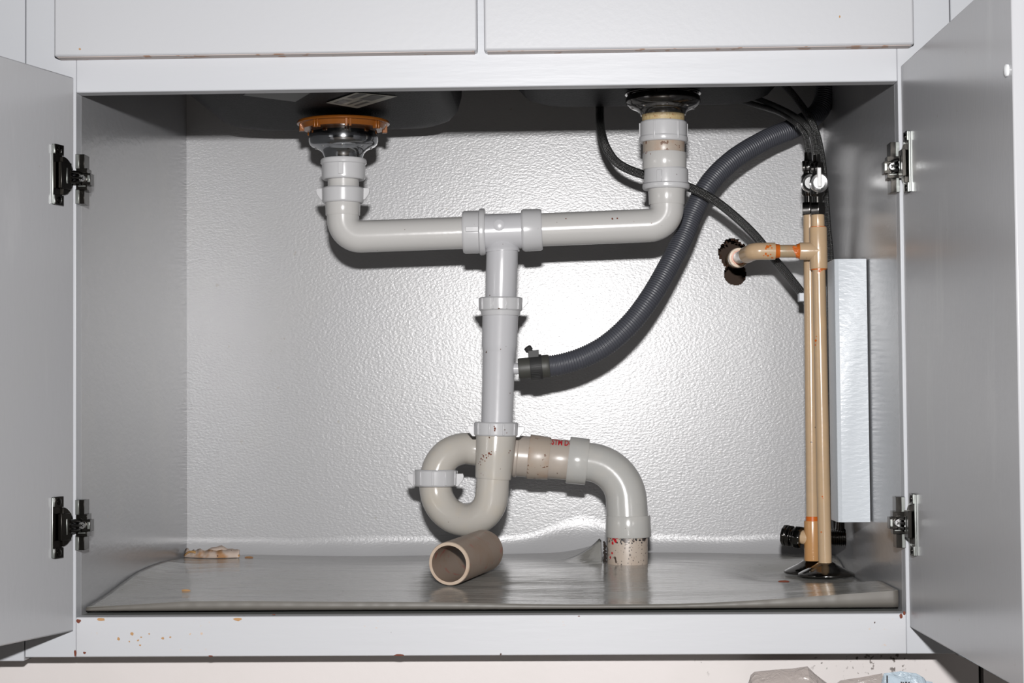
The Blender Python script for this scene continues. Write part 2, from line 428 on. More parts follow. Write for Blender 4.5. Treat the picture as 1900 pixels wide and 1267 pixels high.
c = PR(.405, 0, atx(1893, 108, .43).z)
b.lathe(c, c+Vector((-.003, 0, 0)), [(0, .005), (.6, .005), (1, .003)], 20); b.build('bumper_pad', mat('clear_bumper', (.8, .82, .84), .3), dr_)

# neighbouring cabinets
for side, xs, lab in ((-1, SL, 'pale painted cabinet edge left of the sink cabinet'), (1, SR, 'pale painted cabinet edge right of the sink cabinet')):
    t = thing('base_cabinet', lab, 'cabinet', (xs+side*.25, 0, 0))
    a, b_ = xs+side*.0012, xs+side*.5
    MB().box((a, .001, zb-.004), (b_, .021, .885)).build('face_frame', PAINT, t, bevel=.0012)
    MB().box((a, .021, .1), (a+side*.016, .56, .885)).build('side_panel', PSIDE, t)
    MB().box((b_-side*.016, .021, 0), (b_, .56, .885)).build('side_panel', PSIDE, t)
    if side > 0: MB().box((xs+.035, .056, 0), (b_-.02, .07, zb)).build('toe_kick', PTOE, t)
tag(MB().box((SL-.5, -.03, .887), (SR+.5, .599, .925)).build('light_block_worktop', LIGHTBLOCK, bevel=.002), 'unseen worktop slab added over the cabinets to keep light out', 'light_block_worktop')  # out-of-view worktop, added to stop room light leaking in from above

# ------------------------------------------------------------------ sink
PY = .31
sink = thing('double_bowl_sink', 'black-coated underside of a double bowl sink hanging over the pipes', 'sink', (0, .25, .70))
def bowl(x0, x1, y0, y1, zb_, ztop):
    mb = MB(); n = 10; rings = []
    def rr(x0, x1, y0, y1, r):
        o = []
        for cx, cy, a0 in ((x1-r, y1-r, 0), (x0+r, y1-r, 90), (x0+r, y0+r, 180), (x1-r, y0+r, 270)):
            for k in range(n+1):
                a = math.radians(a0+90*k/n); o.append((cx+r*math.cos(a), cy+r*math.sin(a)))
        return o
    prof = [(.10, .001), (.045, .0), (.028, .002), (.014, .007), (.005, .017), (0, .035), (-.006, ztop-zb_)]
    for ins, h in prof: rings.append([(x, y, zb_+h) for x, y in rr(x0+ins, x1-ins, y0+ins, y1-ins, .055 if ins > .04 else .075-ins)])
    m = len(rings[0]); vs = [v for r in rings for v in r]
    fs = [(i*m+j, (i+1)*m+j, (i+1)*m+(j+1) % m, i*m+(j+1) % m) for i in range(len(rings)-1) for j in range(m)]+[tuple(range(m))]
    mb.add(vs, fs); return mb
ZS = .704
bowl(-.355, -.045, .06, .455, ZS, .886).build('sink_bowl', SINKM, sink, angle=60)
bowl(.02, .345, .06, .455, .729, .886).build('sink_bowl', SINKM, sink, angle=60)
def quad(mb, pts, z, mi=0, th=.0003):
    q = [atz(x, y, z) for x, y in pts]; q2 = [v+Vector((0, 0, th)) for v in q]
    mb.add(q+q2, [(3, 2, 1, 0), (4, 5, 6, 7), (0, 1, 5, 4), (1, 2, 6, 5), (2, 3, 7, 6), (3, 0, 4, 7)], mi)
A, B, D = Vector((605, 191)), Vector((661, 172)), Vector((663, 201)); E_ = Vector((737, 179))
def sq(u, v):
    p = (A*(1-u)+D*u)*(1-v)+(B*(1-u)+E_*u)*v; return (p.x, p.y)
# u runs A>D (short side nearer the viewer), v runs A>B... along the long side
s1 = MB(); quad(s1, [sq(0, 0), sq(1, 0), sq(1, 1), sq(0, 1)], ZS-.0004)
for u0, u1, v0, v1 in ((.15, .4, .08, .4), (.45, .8, .55, .92), (.12, .3, .55, .95), (.75, .85, .12, .45), (.55, .6, .1, .5)):
    quad(s1, [sq(u0, v0), sq(u1, v0), sq(u1, v1), sq(u0, v1)], ZS-.0007, 1, .0001)
s1.build('sticker', [STICK, STICKD], sink, smooth=False)
s2 = MB(); quad(s2, [(451, 177), (548, 189), (580, 170), (480, 158)], ZS-.0004); s2.build('sticker', [STICKD], sink, smooth=False)

# ------------------------------------------------------------------ strainers
def Z(py, px=900, Y=PY): return at(px, py, Y).z
def strainer(px, label, yr0, yr1, body, wide, ring_mat, tabs):
    c = at(px, yr0, PY); t = thing('basket_strainer', label, 'strainer', (c.x, PY, c.z))
    x = c.x
    def V(py): return Vector((x, PY, at(px, py, PY).z))
    r = wpx(wide/2, PY); a, b = V(yr0), V(yr1)
    mb = MB().lathe(a, b, [(0, r*.6), (0, r*.985), (.25, r), (.35, r), (.42, r*.93), (1, r*.88), (1, r*.6)], 64)
    for k in range(tabs):
        q = 2*math.pi*(k+.3)/tabs
        for dq in (-.045, .045):
            d = Vector((math.cos(q+dq), math.sin(q+dq), 0)); tt = Vector((-d.y, d.x, 0))
            mb.obox((a+b)/2+d*r*.9-Vector((0, 0, .0016)), d, tt, Vector((0, 0, 1)), .0028, .0014, abs(b.z-a.z)*.62)
    mb.build('lock_nut', ring_mat, t, bevel=.0004)
    pr = [(V(py), wpx(wd/2, PY)) for py, wd in body]
    z0, z1 = pr[0][0], pr[-1][0]
    prof = [((p.z-z0.z)/(z1.z-z0.z), rr) for p, rr in pr]
    MB().lathe(z0, z1, prof, 64).build('strainer_cup', CHROME if ring_mat is BRASS else BLKCH, t, angle=50)
    zc = V(body[len(body)//2][0]); rr = wpx(body[len(body)//2][1]/2, PY)
    for k in range(8):
        q = 2*math.pi*(k+.1)/8; d = Vector((math.cos(q), math.sin(q), 0)); p = zc+d*rr*.98
        MB().lathe(p, p+d*.0012-Vector((0, 0, .0008)), [(0, .0016), (1, .0009)], 10).build('rivet', NICKEL, t)
    return t
strainer(637, 'chrome basket strainer with orange lock nut under the left bowl', 226, 241,
         [(238, 124), (247, 128), (262, 129), (268, 126), (272, 118), (275, 104), (279, 88), (284, 78), (290, 73), (297, 71)], 173, BRASS, 8)
strainer(1230, 'dark basket strainer with tan putty under the right bowl', 172, 182,
         [(180, 136), (187, 139), (191, 137), (196, 130), (201, 116), (204, 100), (208, 88), (214, 84)], 142, BLKCH, 6)  # cup and lock nut in the darker chrome

# ------------------------------------------------------------------ drain pipework
dp = thing('drain_pipe', 'white plastic drain pipe joining both bowls into a trap', 'pipe', at(1164, 1050, .35))
def nut(px0, py0, px1, py1, Y0, Y1, dia, m=PVCN, wings=None, ribs=0, flange=1.06, name='slip_nut', lug=None, wdrop=.0, phase=0):
    """slip nut along an axis given by two pixels"""
    a, b = at(px0, py0, Y0), at(px1, py1, Y1); r = wpx(dia/2, (Y0+Y1)/2); mb = MB()
    h = (b-a).length; T = (b-a).normalized()
    mb.lathe(a, b, [(0, r*.75), (0, r*.95), (.08, r), (.72, r), (.76, r*flange), (.92, r*flange), (1, r*(flange-.05)), (1, r*.75)] if flange > 1.001 else
             [(0, r*.75), (0, r*.93), (.1, r), (.9, r*.985), (1, r*.93), (1, r*.75)], 56)
    aa = Vector((0, 1, 0)) if abs(T.y) < .8 else Vector((0, 0, 1)); n1 = (aa-T*aa.dot(T)).normalized(); n2 = T.cross(n1)
    for k in range(ribs):
        q = 2*math.pi*(k+phase)/ribs; d = n1*math.cos(q)+n2*math.sin(q); e = T.cross(d)
        mb.obox((a+b)/2+d*r*1.0, d, e, T, .0011, .0011, h*.42)
    if wings:
        for s in (-1, 1):
            d = n2*s; e = n1; w = wpx(wings, (Y0+Y1)/2)
            x0 = r*.9; x1 = r+w; z0, z1 = h*(.05+wdrop), h*(.8+wdrop)
            vs = []
            for k in (-1, 1):
                for (xx, zz) in ((x0, z0), (x1*.97, z0-.0002), (x1, z0+h*.15), (x1*.97, z0+(z1-z0)*.5), (x0+w*.5, z1), (x0, z1)): vs.append(a+d*xx+T*zz+e*k*.0028)
            n = 6; fs = [tuple(range(n)), tuple(range(2*n-1, n-1, -1))]+[(k, (k+1) % n, n+(k+1) % n, n+k) for k in range(n)]
            mb.add(vs, fs)
    if lug:
        q = math.radians(lug); d = n1*math.cos(q)+n2*math.sin(q); e = T.cross(d)
        mb.obox(a+T*h*.45+d*r, d, e, T, .0018, .003, h*.28)
    o = mb.build(name, m, dp, bevel=.0005); return o
def cyl(px0, py0, px1, py1, Y0, Y1, d0, d1, name, m, lip=0):
    a, b = at(px0, py0, Y0), at(px1, py1, Y1); r0, r1 = wpx(d0/2, Y0), wpx(d1/2, Y1)
    pr = [(0, r0*.9), (0, r0*.98), (.04, r0), (.96, r1), (1, r1*.98), (1, r1*.9)]
    return MB().lathe(a, b, pr, 48).build(name, m, dp)
# left stack
nut(637.5, 334, 637.5, 295, PY, PY, 81, lug=180, flange=1.06)
cyl(637, 330, 637, 350, PY, PY, 58, 58, 'tailpiece', PVC)
nut(636.5, 348, 636.5, 377, PY, PY, 79, wings=11, flange=1.0)
cyl(636, 372, 636, 400, PY, PY, 66, 64, 'socket', PVC)
L_ = fillet([at(636, 396, PY), at(637.5, 440, PY), at(870, 431.5, PY)], wpx(33, PY))
MB().sweep(L_, wpx(30, PY), 40).build('drain_arm', PVC, dp)
# tee and its nuts
nut(859, 431, 901, 430, PY, PY, 80, flange=1.09, lug=178, wings=None)
tee = MB(); A_, B_ = at(893, 430.5, PY), at(985, 427, PY)
tee.lathe(A_, B_, [(0, wpx(30, PY)), (0, wpx(34, PY)), (.1, wpx(33, PY)), (1, wpx(33, PY)), (1, wpx(28, PY))], 48)
a, b_ = at(930, 425, PY), at(932, 467, PY)
tee.lathe(a, b_, [(0, wpx(12, PY)), (.2, wpx(16, PY)), (.85, wpx(31.5, PY)), (.93, wpx(32.5, PY)), (1, wpx(32.5, PY)), (1, wpx(28, PY))], 48)
c = at(927, 421, PY)+Vector((0, -wpx(32, PY), 0)); tee.lathe(c, c+Vector((0, -.0012, 0)), [(0, .0068), (.5, .0068), (1, .0058)], 28)
tee.build('tee_fitting', PVCB, dp)
nut(968, 427.5, 1006, 426, PY, PY, 79, flange=1.0, lug=2)
# right arm and stack
R2 = fillet([at(1000, 426.5, PY), at(1237.5, 417, PY), at(1237.5, 372, PY)], wpx(33, PY))
MB().sweep(R2, wpx(31, PY), 40).build('drain_arm', PVC, dp)
cyl(1237, 380, 1237, 346, PY, PY, 66, 69, 'socket', PVC)
nut(1236, 313, 1236, 352, PY, PY, 82, flange=1.07, lug=0+200, wings=None)
cyl(1233, 315, 1233, 284, PY, PY, 81, 82, 'coupling', PVC)
cyl(1231.5, 290, 1231.5, 258, PY, PY, 78, 78, 'dirty_coupling', PVCD)
nut(1231, 226, 1231, 265, PY, PY, 88, flange=1.03, ribs=6, phase=.42)
o = cyl(1230.5, 230, 1230.5, 211, PY, PY, 78, 80, 'putty_ring', PUTTY)
# down pipe
cyl(932, 462, 929, 560, PY, PY, 59.5, 58, 'tailpiece', PVCB)
nut(929, 552, 929, 577, PY, PY, 83, wings=10, ribs=10, flange=1.0, phase=.5)
cyl(929, 574, 929, 586, PY, PY, 76, 71, 'nut_collar', PVCN)
a, b_ = at(928.5, 580, PY), at(921.5, 800, PY); w_ = lambda n: wpx(n/2, PY)
MB().lathe(a, b_, [(0, w_(60)), (0, w_(69)), (.02, w_(66.5)), (.28, w_(65.5)), (.33, w_(61)), (.335, w_(60.5)), (1, w_(57.5)), (1, w_(50))], 48).build('branch_tailpiece', PVCB, dp)
a, b_ = at(930, 684, PY), at(975, 684, PY)
MB().lathe(a, b_, [(0, w_(20)), (1, w_(22)), (1, w_(15))], 28).build('hose_nipple', PVCB, dp)
# trap
YT = .345
nut(920.5, 783, 920, 809, PY, PY, 83, wings=12, ribs=10, flange=1.0, phase=.4, wdrop=.25)
cyl(920.5, 806, 915, 888, PY, PY, 74, 67, 'trap_inlet', PVCT)
U = [at(915, 884, PY), at(913, 912, PY)]
p0, p1 = at(912.5, 915, PY), at(808.5, 905, YT); mid = (p0+p1)/2; hh = (p1-p0)/2; dn = wpx(54, .33)
for k in range(1, 24):
    t = math.pi*k/24; U.append(mid-hh*math.cos(t)+Vector((0, 0, -dn*math.sin(t))))
U += [at(808, 902, YT), at(808, 880, YT)]
MB().sweep(U, wpx(30.5, .33), 40).build('trap_bend', PVCT, dp)
nut(808, 871, 808, 902, YT, YT, 80, wings=13, ribs=10, flange=1.0, phase=.1, wdrop=.2)
Y2 = .362
O2 = smoothpath([at(808, 898, YT), at(809, 880, YT), at(817, 859, YT+.002), at(834, 841, YT+.006), at(860, 832, Y2-.003), at(890, 835, Y2), at(960, 845, Y2)], .004)
MB().sweep(O2, wpx(29.5, YT), 40).build('trap_outlet', PVCT, dp)
nut(983, 848, 953, 845, Y2, Y2, 76, m=PVCP, lug=20, flange=1.05)
cyl(981, 847, 1019.5, 850.7, Y2, Y2, 83, 79, 'dirty_adapter', PVCD)
cyl(1018, 850.5, 1060, 854, Y2, Y2, 74, 74, 'waste_pipe', PVCP)
cyl(1054, 853, 1090, 857, Y2, Y2, 87, 86, 'elbow_socket', PVCE)
E2 = fillet([at(1080, 855.5, Y2), at(1159, 864, Y2-.004), at(1164, 962, Y2-.01)], wpx(76, Y2), 20)
rad = [wpx(35.5+2.5*i/(len(E2)-1), Y2) for i in range(len(E2))]
MB().sweep(E2, rad, 44).build('sweep_elbow', PVCE, dp)
Y3 = Y2-.01
cyl(1165.5, 956, 1166, 996, Y3, Y3, 82, 84, 'elbow_socket', PVCE)
cyl(1164.5, 990, 1164.5, 1066, Y3, Y3, 75, 75, 'floor_stub', STUB)
# red smears on the stub, brown deposit on the trap inlet
# red print on the waste pipe
def wraptext(txt, size, A, B, r, t0, ang0, mat_, name, xs=1):
    cu = bpy.data.curves.new('t', 'FONT'); cu.body = txt; cu.size = size; cu.offset = size*.02; cu.resolution_u = 3
    to = bpy.data.objects.new('t', cu); COL.objects.link(to); dg = bpy.context.evaluated_depsgraph_get()
    me = bpy.data.meshes.new_from_object(to.evaluated_get(dg)); bpy.data.objects.remove(to)
    bm_ = bmesh.new(); bm_.from_mesh(me); bmesh.ops.triangulate(bm_, faces=bm_.faces[:])
    for _ in range(4):
        ed = [e for e in bm_.edges if abs(e.verts[0].co.y-e.verts[1].co.y) > .0012]
        if ed: bmesh.ops.subdivide_edges(bm_, edges=ed, cuts=1); bmesh.ops.triangulate(bm_, faces=bm_.faces[:])
    bm_.to_mesh(me); bm_.free(); mx = max(v.co.x for v in me.vertices); xs = xs/mx
    T = (B-A).normalized(); n1 = Vector((0, -1, 0)); n1 = (n1-T*n1.dot(T)).normalized(); n2 = Vector((0, 0, 1)); n2 = (n2-T*n2.dot(T)-n1*n2.dot(n1)).normalized()
    mb = MB(); vs = []
    for v in me.vertices:
        q = ang0+v.co.y/r; vs.append(A+T*(t0+v.co.x*xs)+(n1*math.cos(q)+n2*math.sin(q))*(r+.0003))
    mb.add(vs, [tuple(p.vertices) for p in me.polygons]); return mb.build(name, mat_, dp, smooth=False)
wraptext('STM D-', .0165, at(1018, 850.5, Y2), at(1060, 854, Y2), wpx(37, Y2), .0019, math.radians(46), INK, 'red_lettering', .0232)
sp = MB()
def spot(mb, A, B, r, px, py, s):
    """dark fleck on a cylinder seen at pixel px,py"""
    T = (B-A).normalized(); d = ray(px, py).normalized()
    # closest ray-cylinder hit
    o = CAM-A; dp_ = d-T*d.dot(T); op = o-T*o.dot(T); a_ = dp_.dot(dp_); b2 = 2*dp_.dot(op); c_ = op.dot(op)-r*r; D_ = b2*b2-4*a_*c_
    if D_ < 0: return
    h = CAM+d*((-b2-math.sqrt(D_))/(2*a_)); nn = (h-A)-T*(h-A).dot(T); nn.normalize(); e = T.cross(nn); n = 7; vs = []
    for k in range(n):
        q = 6.283*k/n; rr = s*random.uniform(.6, 1.2); vs.append(h+nn*.0003+(T*math.cos(q)+e*math.sin(q))*rr)
    mb.add(vs, [tuple(range(n))])
A1, B1, r1 = at(920.5, 806, PY), at(915, 888, PY), wpx(35.5, PY)
for px, py, s in ((893,851,1.3),(897,846,1.2),(902,844,.9),(908,841,1.6),(911,843,1.2),(891,857,.8),(896,853,1.),(903,849,1.3),(900,855,.7),(906,846,.8),(895,843,.7),(888,860,.6),(892,862,.7),(912,838,.7),(946,836,1.2),(944,840,.8),(898,848,.8),(920,838,.5),(893,878,.5),(897,881,.4),(889,871,.4),(924,830,.5)):
    spot(sp, A1, B1, r1, px, py, s*.00095)
sp.build('brown_deposit', RUSTB, dp, smooth=False); sp = MB()
A1, B1, r1 = at(920.5, 783, PY), at(920, 809, PY), wpx(41.8, PY)
for px, py, s in ((918, 795, 1.6), (918, 799, 1.3), (917, 791, .9), (940, 803, .7)): spot(sp, A1, B1, r1, px, py, s*.0009)
sp.build('brown_deposit', RUSTB, dp, smooth=False); sp = MB()
A1, B1, r1 = at(1000, 426.5, PY), at(1237, 417, PY), wpx(31, PY)
for px, py, s in ((1136, 406, 1.5), (1145, 405, 1), (1050, 406, .8), (1228, 384, .8), (1209, 414, .6), (1176, 411, .4)): spot(sp, A1, B1, r1, px, py, s*.0011)
sp.build('brown_deposit', RUSTB, dp, smooth=False); sp = MB()
A1, B1, r1 = at(1231.5, 290, PY), at(1231.5, 258, PY), wpx(39.4, PY)
for k in range(30):
    spot(sp, A1, B1, r1, random.uniform(1196, 1268), 284+random.gauss(0, 1.1), random.uniform(.0005, .0014))
sp.build('brown_deposit', RUSTB, dp, smooth=False)
sp = MB(); A1, B1, r1 = at(1164.5, 990, Y3), at(1164.5, 1066, Y3), wpx(37.6, Y3)
for px, py, s in ((1139, 998, 3), (1142, 1003, 2.5), (1137, 1007, 2), (1136, 1026, 1.5), (1133, 1034, 1.8), (1145, 998, 2)): spot(sp, A1, B1, r1, px, py, s*.001)
sp.build('red_smear', INK, dp, smooth=False)
sp = MB()
for k in range(70):
    spot(sp, A1, B1, r1, random.uniform(1129, 1201), 996+abs(random.gauss(0, 6)), random.uniform(.0004, .0013))
for k in range(50):
    spot(sp, A1, B1, r1, random.uniform(1131, 1200), random.uniform(1005, 1048), random.uniform(.0003, .0008))
sp.build('black_smear', BLKINK, dp, smooth=False)

# ------------------------------------------------------------------ grey drain hose
hp = smoothpath([at(1012, 680, PY), at(1040, 676, PY), at(1080, 664, PY+.004), at(1125, 640, PY+.008), at(1170, 600, PY+.015), at(1208, 550, PY+.025),
                 at(1240, 495, PY+.04), at(1268, 440, PY+.055), at(1288, 390, PY+.066), at(1318, 338, PY+.076), at(1362, 295, PY+.09),
                 at(1420, 260, PY+.11), at(1475, 236, PY+.13), at(1520, 205, PY+.15), at(1535, 150, PY+.16), at(1535, 80, PY+.16)], .0008)
hose = tag(MB().sweep(hp, [(.0124 if i < 500 else .0124)+.0006*math.sin(i*.0008/.0031*6.283) for i in range(len(hp))], 28).build('drain_hose', GREYH, angle=180, origin=hp[0]),
           'dark grey corrugated drain hose curving up from the down pipe', 'hose')
cf = MB().lathe(at(962, 684, PY), at(1020, 679, PY), [(0, .008), (0, .0118), (.1, .0124), (.42, .0124), (.45, .0133), (.85, .0137), (.95, .0137), (1, .0128)], 36)
cf.build('rubber_cuff', RUBBER, hose)
cl = MB(); a, b_ = at(984, 682, PY), at(1006, 680, PY); T = (b_-a).normalized()
cl.lathe(a, b_, [(0, .0133), (0, .0146), (.1, .0149), (.9, .0149), (1, .0146), (1, .0133)], 40)
up = Vector((0, 0, 1))
for k in range(10):
    q = -1.2+k*.16; d = Vector((0, -math.cos(q), math.sin(q)))
    cl.obox((a+b_)/2+d*.015, T, T.cross(d), d, .0055, .0006, .0005)
CLM = mat('blackened_clamp', (.03, .03, .03), .5, 0, .3)
clo = cl.build('hose_clamp', CLM, hose, bevel=.0003)
sc = MB(); s0 = at(990, 662, PY-.004)
sc.obox(s0+up*.0035, T, Vector((0, 1, 0)), up, .0062, .005, .0042)
ax = Vector((-.55, -.2, .8)).normalized(); c0 = s0+Vector((-.003, 0, .005))
sc.lathe(c0, c0+ax*.0085, [(0, .0036), (.3, .0034), (.31, .0046), (.9, .0046), (1, .0035)], 8)
sc.build('clamp_screw', CLM, clo, bevel=.0003)

# ------------------------------------------------------------------ braided hoses
def braid(pts, label, r=.0047):
    p = smoothpath(pts, .003)
    return tag(MB().sweep(p, r, 18, cap=True).build('braided_hose', BRAID, angle=180, origin=p[0]), label, 'hose')
braid([at(1113, 95, .485), at(1113, 150, .48), at(1113, 190, .465), at(1113, 218, .42), at(1115, 242, .38), at(1124, 272, .36), at(1142, 299, .356), at(1168, 315, .353), at(1200, 326, .352), at(1240, 336, .352),
       at(1285, 350, .352), at(1326, 372, .352), at(1362, 400, .36), at(1400, 436, .375), at(1436, 480, .385), at(1465, 515, .388), at(1490, 548, .39), at(1506, 580, .396), at(1512, 640, .40), at(1516, 760, .40), at(1519, 900, .40), at(1523, 965, .40)],
      'long braided hose sweeping from the sink behind the right stack to the strap', .0054)
YF, YB = .325, .352
ba = braid([at(1513, 287, YF), at(1511, 265, YF), at(1503, 243, YF+.004), at(1484, 222, YF+.02), at(1450, 202, YF+.08), at(1400, 182, YF+.145), at(1340, 168, YF+.158), at(1300, 120, YF+.165)],
           'thin braided hose rising from the front shutoff valve handle', .0036)
braid([at(1500, 283, YB), at(1497, 262, YB), at(1490, 243, YB+.004), at(1474, 226, YB+.012), at(1444, 208, YB+.06), at(1400, 194, YB+.11), at(1340, 176, YB+.15), at(1290, 150, YB+.155)],
      'thin braided hose rising from the rear shutoff valve, leftmost of the pair', .0036)
braid([at(1450, 150, .43), at(1490, 200, .41), at(1512, 240, .392), at(1524, 290, .385), at(1530, 350, .385), at(1535, 420, .388), at(1540, 480, .39), at(1542, 600, .39), at(1545, 800, .39), at(1550, 940, .39), at(1553, 985, .385)],
      'braided hose running down the right side of the beige pipes', .0046)

# ------------------------------------------------------------------ supply pipes
def seg(parent, p, r0, name, m, prof=None, n=32):
    return MB().lathe(p[0], p[1], prof or [(0, r0*.9), (.0, r0*.97), (.03, r0), (.97, r0), (1, r0*.97), (1, r0*.9)], n).build(name, m, parent)
base = at(1532, 1062, YF)
sp1 = thing('water_supply_pipe', 'front beige water pipe with a tee and branch into the wall', 'pipe', base)
r5 = .0079
topF, botF = at(1517, 392, YF), at(1531, 1048, YF)
def onF(py): return at(1517+14*(py-392)/656, py, YF)
seg(sp1, (onF(388), onF(425)), r5*1.0, 'upper_pipe', CPVC)
seg(sp1, (onF(495), onF(1047)), r5*1.0, 'riser_pipe', CPVC)
tm = MB(); rt = .0106
tm.lathe(onF(422), onF(499), [(0, rt*.8), (0, rt*.97), (.03, rt), (.97, rt), (1, rt*.97), (1, rt*.8)], 36)
br0 = onF(466); br1 = at(1483, 466, YF)
tm.lathe(br0, br1, [(0, rt), (.35, rt*1.0), (.96, rt*.98), (1, rt*.95), (1, rt*.7)], 36)
tm.build('tee_fitting', CPVC, sp1)
el0, el1 = at(1438, 466, YF), at(1399, 466, YF)
seg(sp1, (br1-Vector((-.002, 0, 0)), el0-Vector((.002, 0, 0))), r5*.98, 'branch_pipe', CPVCD)
elp = fillet([el0, el1, el1+Vector((-.006, .026, -.002))], .0095, 14)
elp2 = elp
MB().sweep(elp, [rt*.97]*(len(elp)), 36).build('elbow_fitting', CPVC, sp1)
wl0 = elp[-1]; wl1 = at(1371, 478, BY-.062)
seg(sp1, (wl0-Vector((0, .004, 0)), wl1+(wl1-wl0)*.2), r5, 'stub_pipe', CPVCD)
dv = (wl1-wl0).normalized()
MB().lathe(wl1, wl1+dv*.085, [(0, r5*.9), (0, .0122), (.03, .0129), (.2, .0129), (.21, .0118), (1, .0118)], 36).build('wall_coupling', CPVC, sp1)
class _Each:
    def lathe(s, *a): MB().lathe(*a).build('pipe_cement_ring', CEMENT, sp1); return s
cm = _Each()
cm.lathe(wl1-dv*.0006, wl1+dv*.001, [(0, r5), (0, .0092), (1, .0096), (1, r5)], 32)
for p, q, rr in ((onF(420.5), onF(423), rt*.86), (onF(498), onF(501), rt*.86)): cm.lathe(p, q, [(0, r5), (0, rr), (1, rr), (1, r5)], 32)
dx = Vector((1, 0, 0))
cm.lathe(br1-dx*.0035, br1+dx*.0005, [(0, r5), (0, r5*1.05), (.5, r5*1.1), (1, r5*1.25), (1, r5)], 32)
cm.lathe(el0-dx*.0005, el0+dx*.0055, [(0, r5), (0, r5*1.22), (.3, r5*1.08), (1, r5*1.03), (1, r5)], 32)
# cement drips on the elbow, the branch and the tee
cs = MB()
for px, py, s in ((1424,458,1.7),(1429,456,1.3),(1421,461,1.1),(1432,460,1.),(1421,471,1.4),(1425,474,1.2),(1430,472,.8),(1433,478,1.2),(1417,474,.7)):
    spot(cs, el0, el1, rt*.97, px, py, s*.0013)
cs.build('orange_cement_drips', CEMENT, sp1, smooth=False); cs = MB()
for px, py, s in ((1474,459,2.6),(1477,463,3),(1480,468,3),(1476,466,2),(1479,474,1.6),(1443,470,1.6),(1442,463,1.7)): spot(cs, br1, el0, r5*.98, px, py, s*.0013)
cs.build('orange_cement_drips', CEMENT, sp1, smooth=False); cs = MB()
for px, py, s in ((1528,421,1.4),(1524,423,1),(1519,506,1.6),(1521,503,2),(1525,501,1.2),(1515,624,.8),(1514,632,1.6),(1513,640,1.2),(1526,921,1.1),(1524,987,1.1),(1527,924,.8)): spot(cs, onF(400), onF(1047), r5*1.02, px, py, s*.001)
cs.build('orange_cement_drips', CEMENT, sp1, smooth=False)
def esc(parent, c, R, label=None):
    o = MB().lathe(c, c+up*.0155, [(0, R*.97), (.05, R), (.14, R), (.22, R*.97), (.42, R*.80), (.68, R*.53), (.88, R*.36), (1, R*.29), (1, R*.1)], 56).build('escutcheon', BLKCH, parent, angle=60)
cF = at(1533, 1062, YF); esc(sp1, Vector((cF.x, YF, .1530)), .0335)
seg(sp1, (onF(1045), onF(1060)), .0055, 'copper_stub', CPVCD)
def valve(parent, X, Y, za, zb_, handle_z, bar, hs=1.0):
    v = MB()
    h = za-zb_
    v.lathe(Vector((X, Y, zb_)), Vector((X, Y, za)), [(0, .0082), (.18, .0082), (.19, .0062), (.3, .0062), (.34, .0085), (.62, .0085), (.66, .006), (.7, .006), (.705, .0075), (.86, .0075), (.87, .005), (.9, .0046), (1, .0044)], 6 if False else 24)
    v.lathe(Vector((X, Y, zb_)), Vector((X, Y, zb_+h*.2)), [(0, .0088), (.1, .0095), (.9, .0095), (1, .0088)], 6)
    v.lathe(Vector((X, Y, zb_+h*.7)), Vector((X, Y, zb_+h*.86)), [(0, .0078), (.1, .0085), (.9, .0085), (1, .0078)], 6)
    vo = v.build('shutoff_valve', BLKCH, parent, bevel=.0004)
    hb = MB(); n = 32; c = Vector((X+.0003, Y-.0125, handle_z)); rx, rz = .0112*hs, .0118*hs
    hb.lathe(Vector((X, Y-.004, handle_z)), c, [(0, .0045), (1, .0045)], 16)
    for y0, k0, y1, k1 in ((0, .9, -.001, 1), (-.001, 1, -.0032, 1), (-.0032, 1, -.0042, .86), (-.0042, .86, -.0034, .6)):
        vs = [c+Vector((math.cos(6.283*i/n)*rx*k0, y0, math.sin(6.283*i/n)*rz*k0)) for i in range(n)]+[c+Vector((math.cos(6.283*i/n)*rx*k1, y1, math.sin(6.283*i/n)*rz*k1)) for i in range(n)]
        hb.add(vs, [(i, (i+1) % n, n+(i+1) % n, n+i) for i in range(n)])
    hb.add([c+Vector((math.cos(6.283*i/n)*rx*.6, -.0034, math.sin(6.283*i/n)*rz*.6)) for i in range(n)], [tuple(range(n))])
    hb.build('valve_disc', NICKEL, vo)
    if bar:
        MB().box((X-.0024, Y-.0215, handle_z-.0055), (X+.0024, Y-.0165, handle_z+.0175)).build('lever_handle', mat('white_lever', (.85, .85, .85), .25, .2), vo, bevel=.0009)
vz = lambda py, Y: at(1510, py, Y).z
xF = at(1516, 340, YF).x
valve(sp1, xF, YF, vz(287, YF), vz(399, YF), vz(342, YF), True)
# rear pipe
sp2 = thing('water_supply_pipe', 'rear beige water pipe half hidden behind the front one, with a low side valve', 'pipe', at(1507, 1050, YB))
def onB(py): return at(1502+6*(py-392)/600, py, YB)
seg(sp2, (onB(398), onB(975)), .0077, 'riser_pipe', CPVC)
seg(sp2, (onB(966), onB(1040)), .0104, 'lower_tee', CPVCO)
seg(sp2, (onB(958), onB(967.5)), .0082, 'cement_ring', CEMENT)
tb0, tb1 = onB(1000), at(1479, 994, YB+.006)
seg(sp2, (tb0, tb1), .0085, 'tee_branch', CPVC)
bv = MB(); v0, v1 = at(1489, 998, YB+.004), at(1453, 992, YB+.016)
bv.lathe(v0, v1, [(0, .008), (0, .0125), (.08, .0135), (.35, .0135), (.42, .0105), (.5, .0105), (.55, .0128), (.72, .0132), (.75, .0118), (.8, .0132), (.95, .0128), (1, .0105)], 10)
bv.build('compression_coupling', BLKCH, sp2, bevel=.0006)
rs = MB(); a, b_ = at(1540, 997, YB+.01), at(1568, 997, YB+.01)
rs.lathe(at(1512, 998, YB+.004), a, [(0, .006), (1, .006)], 16)
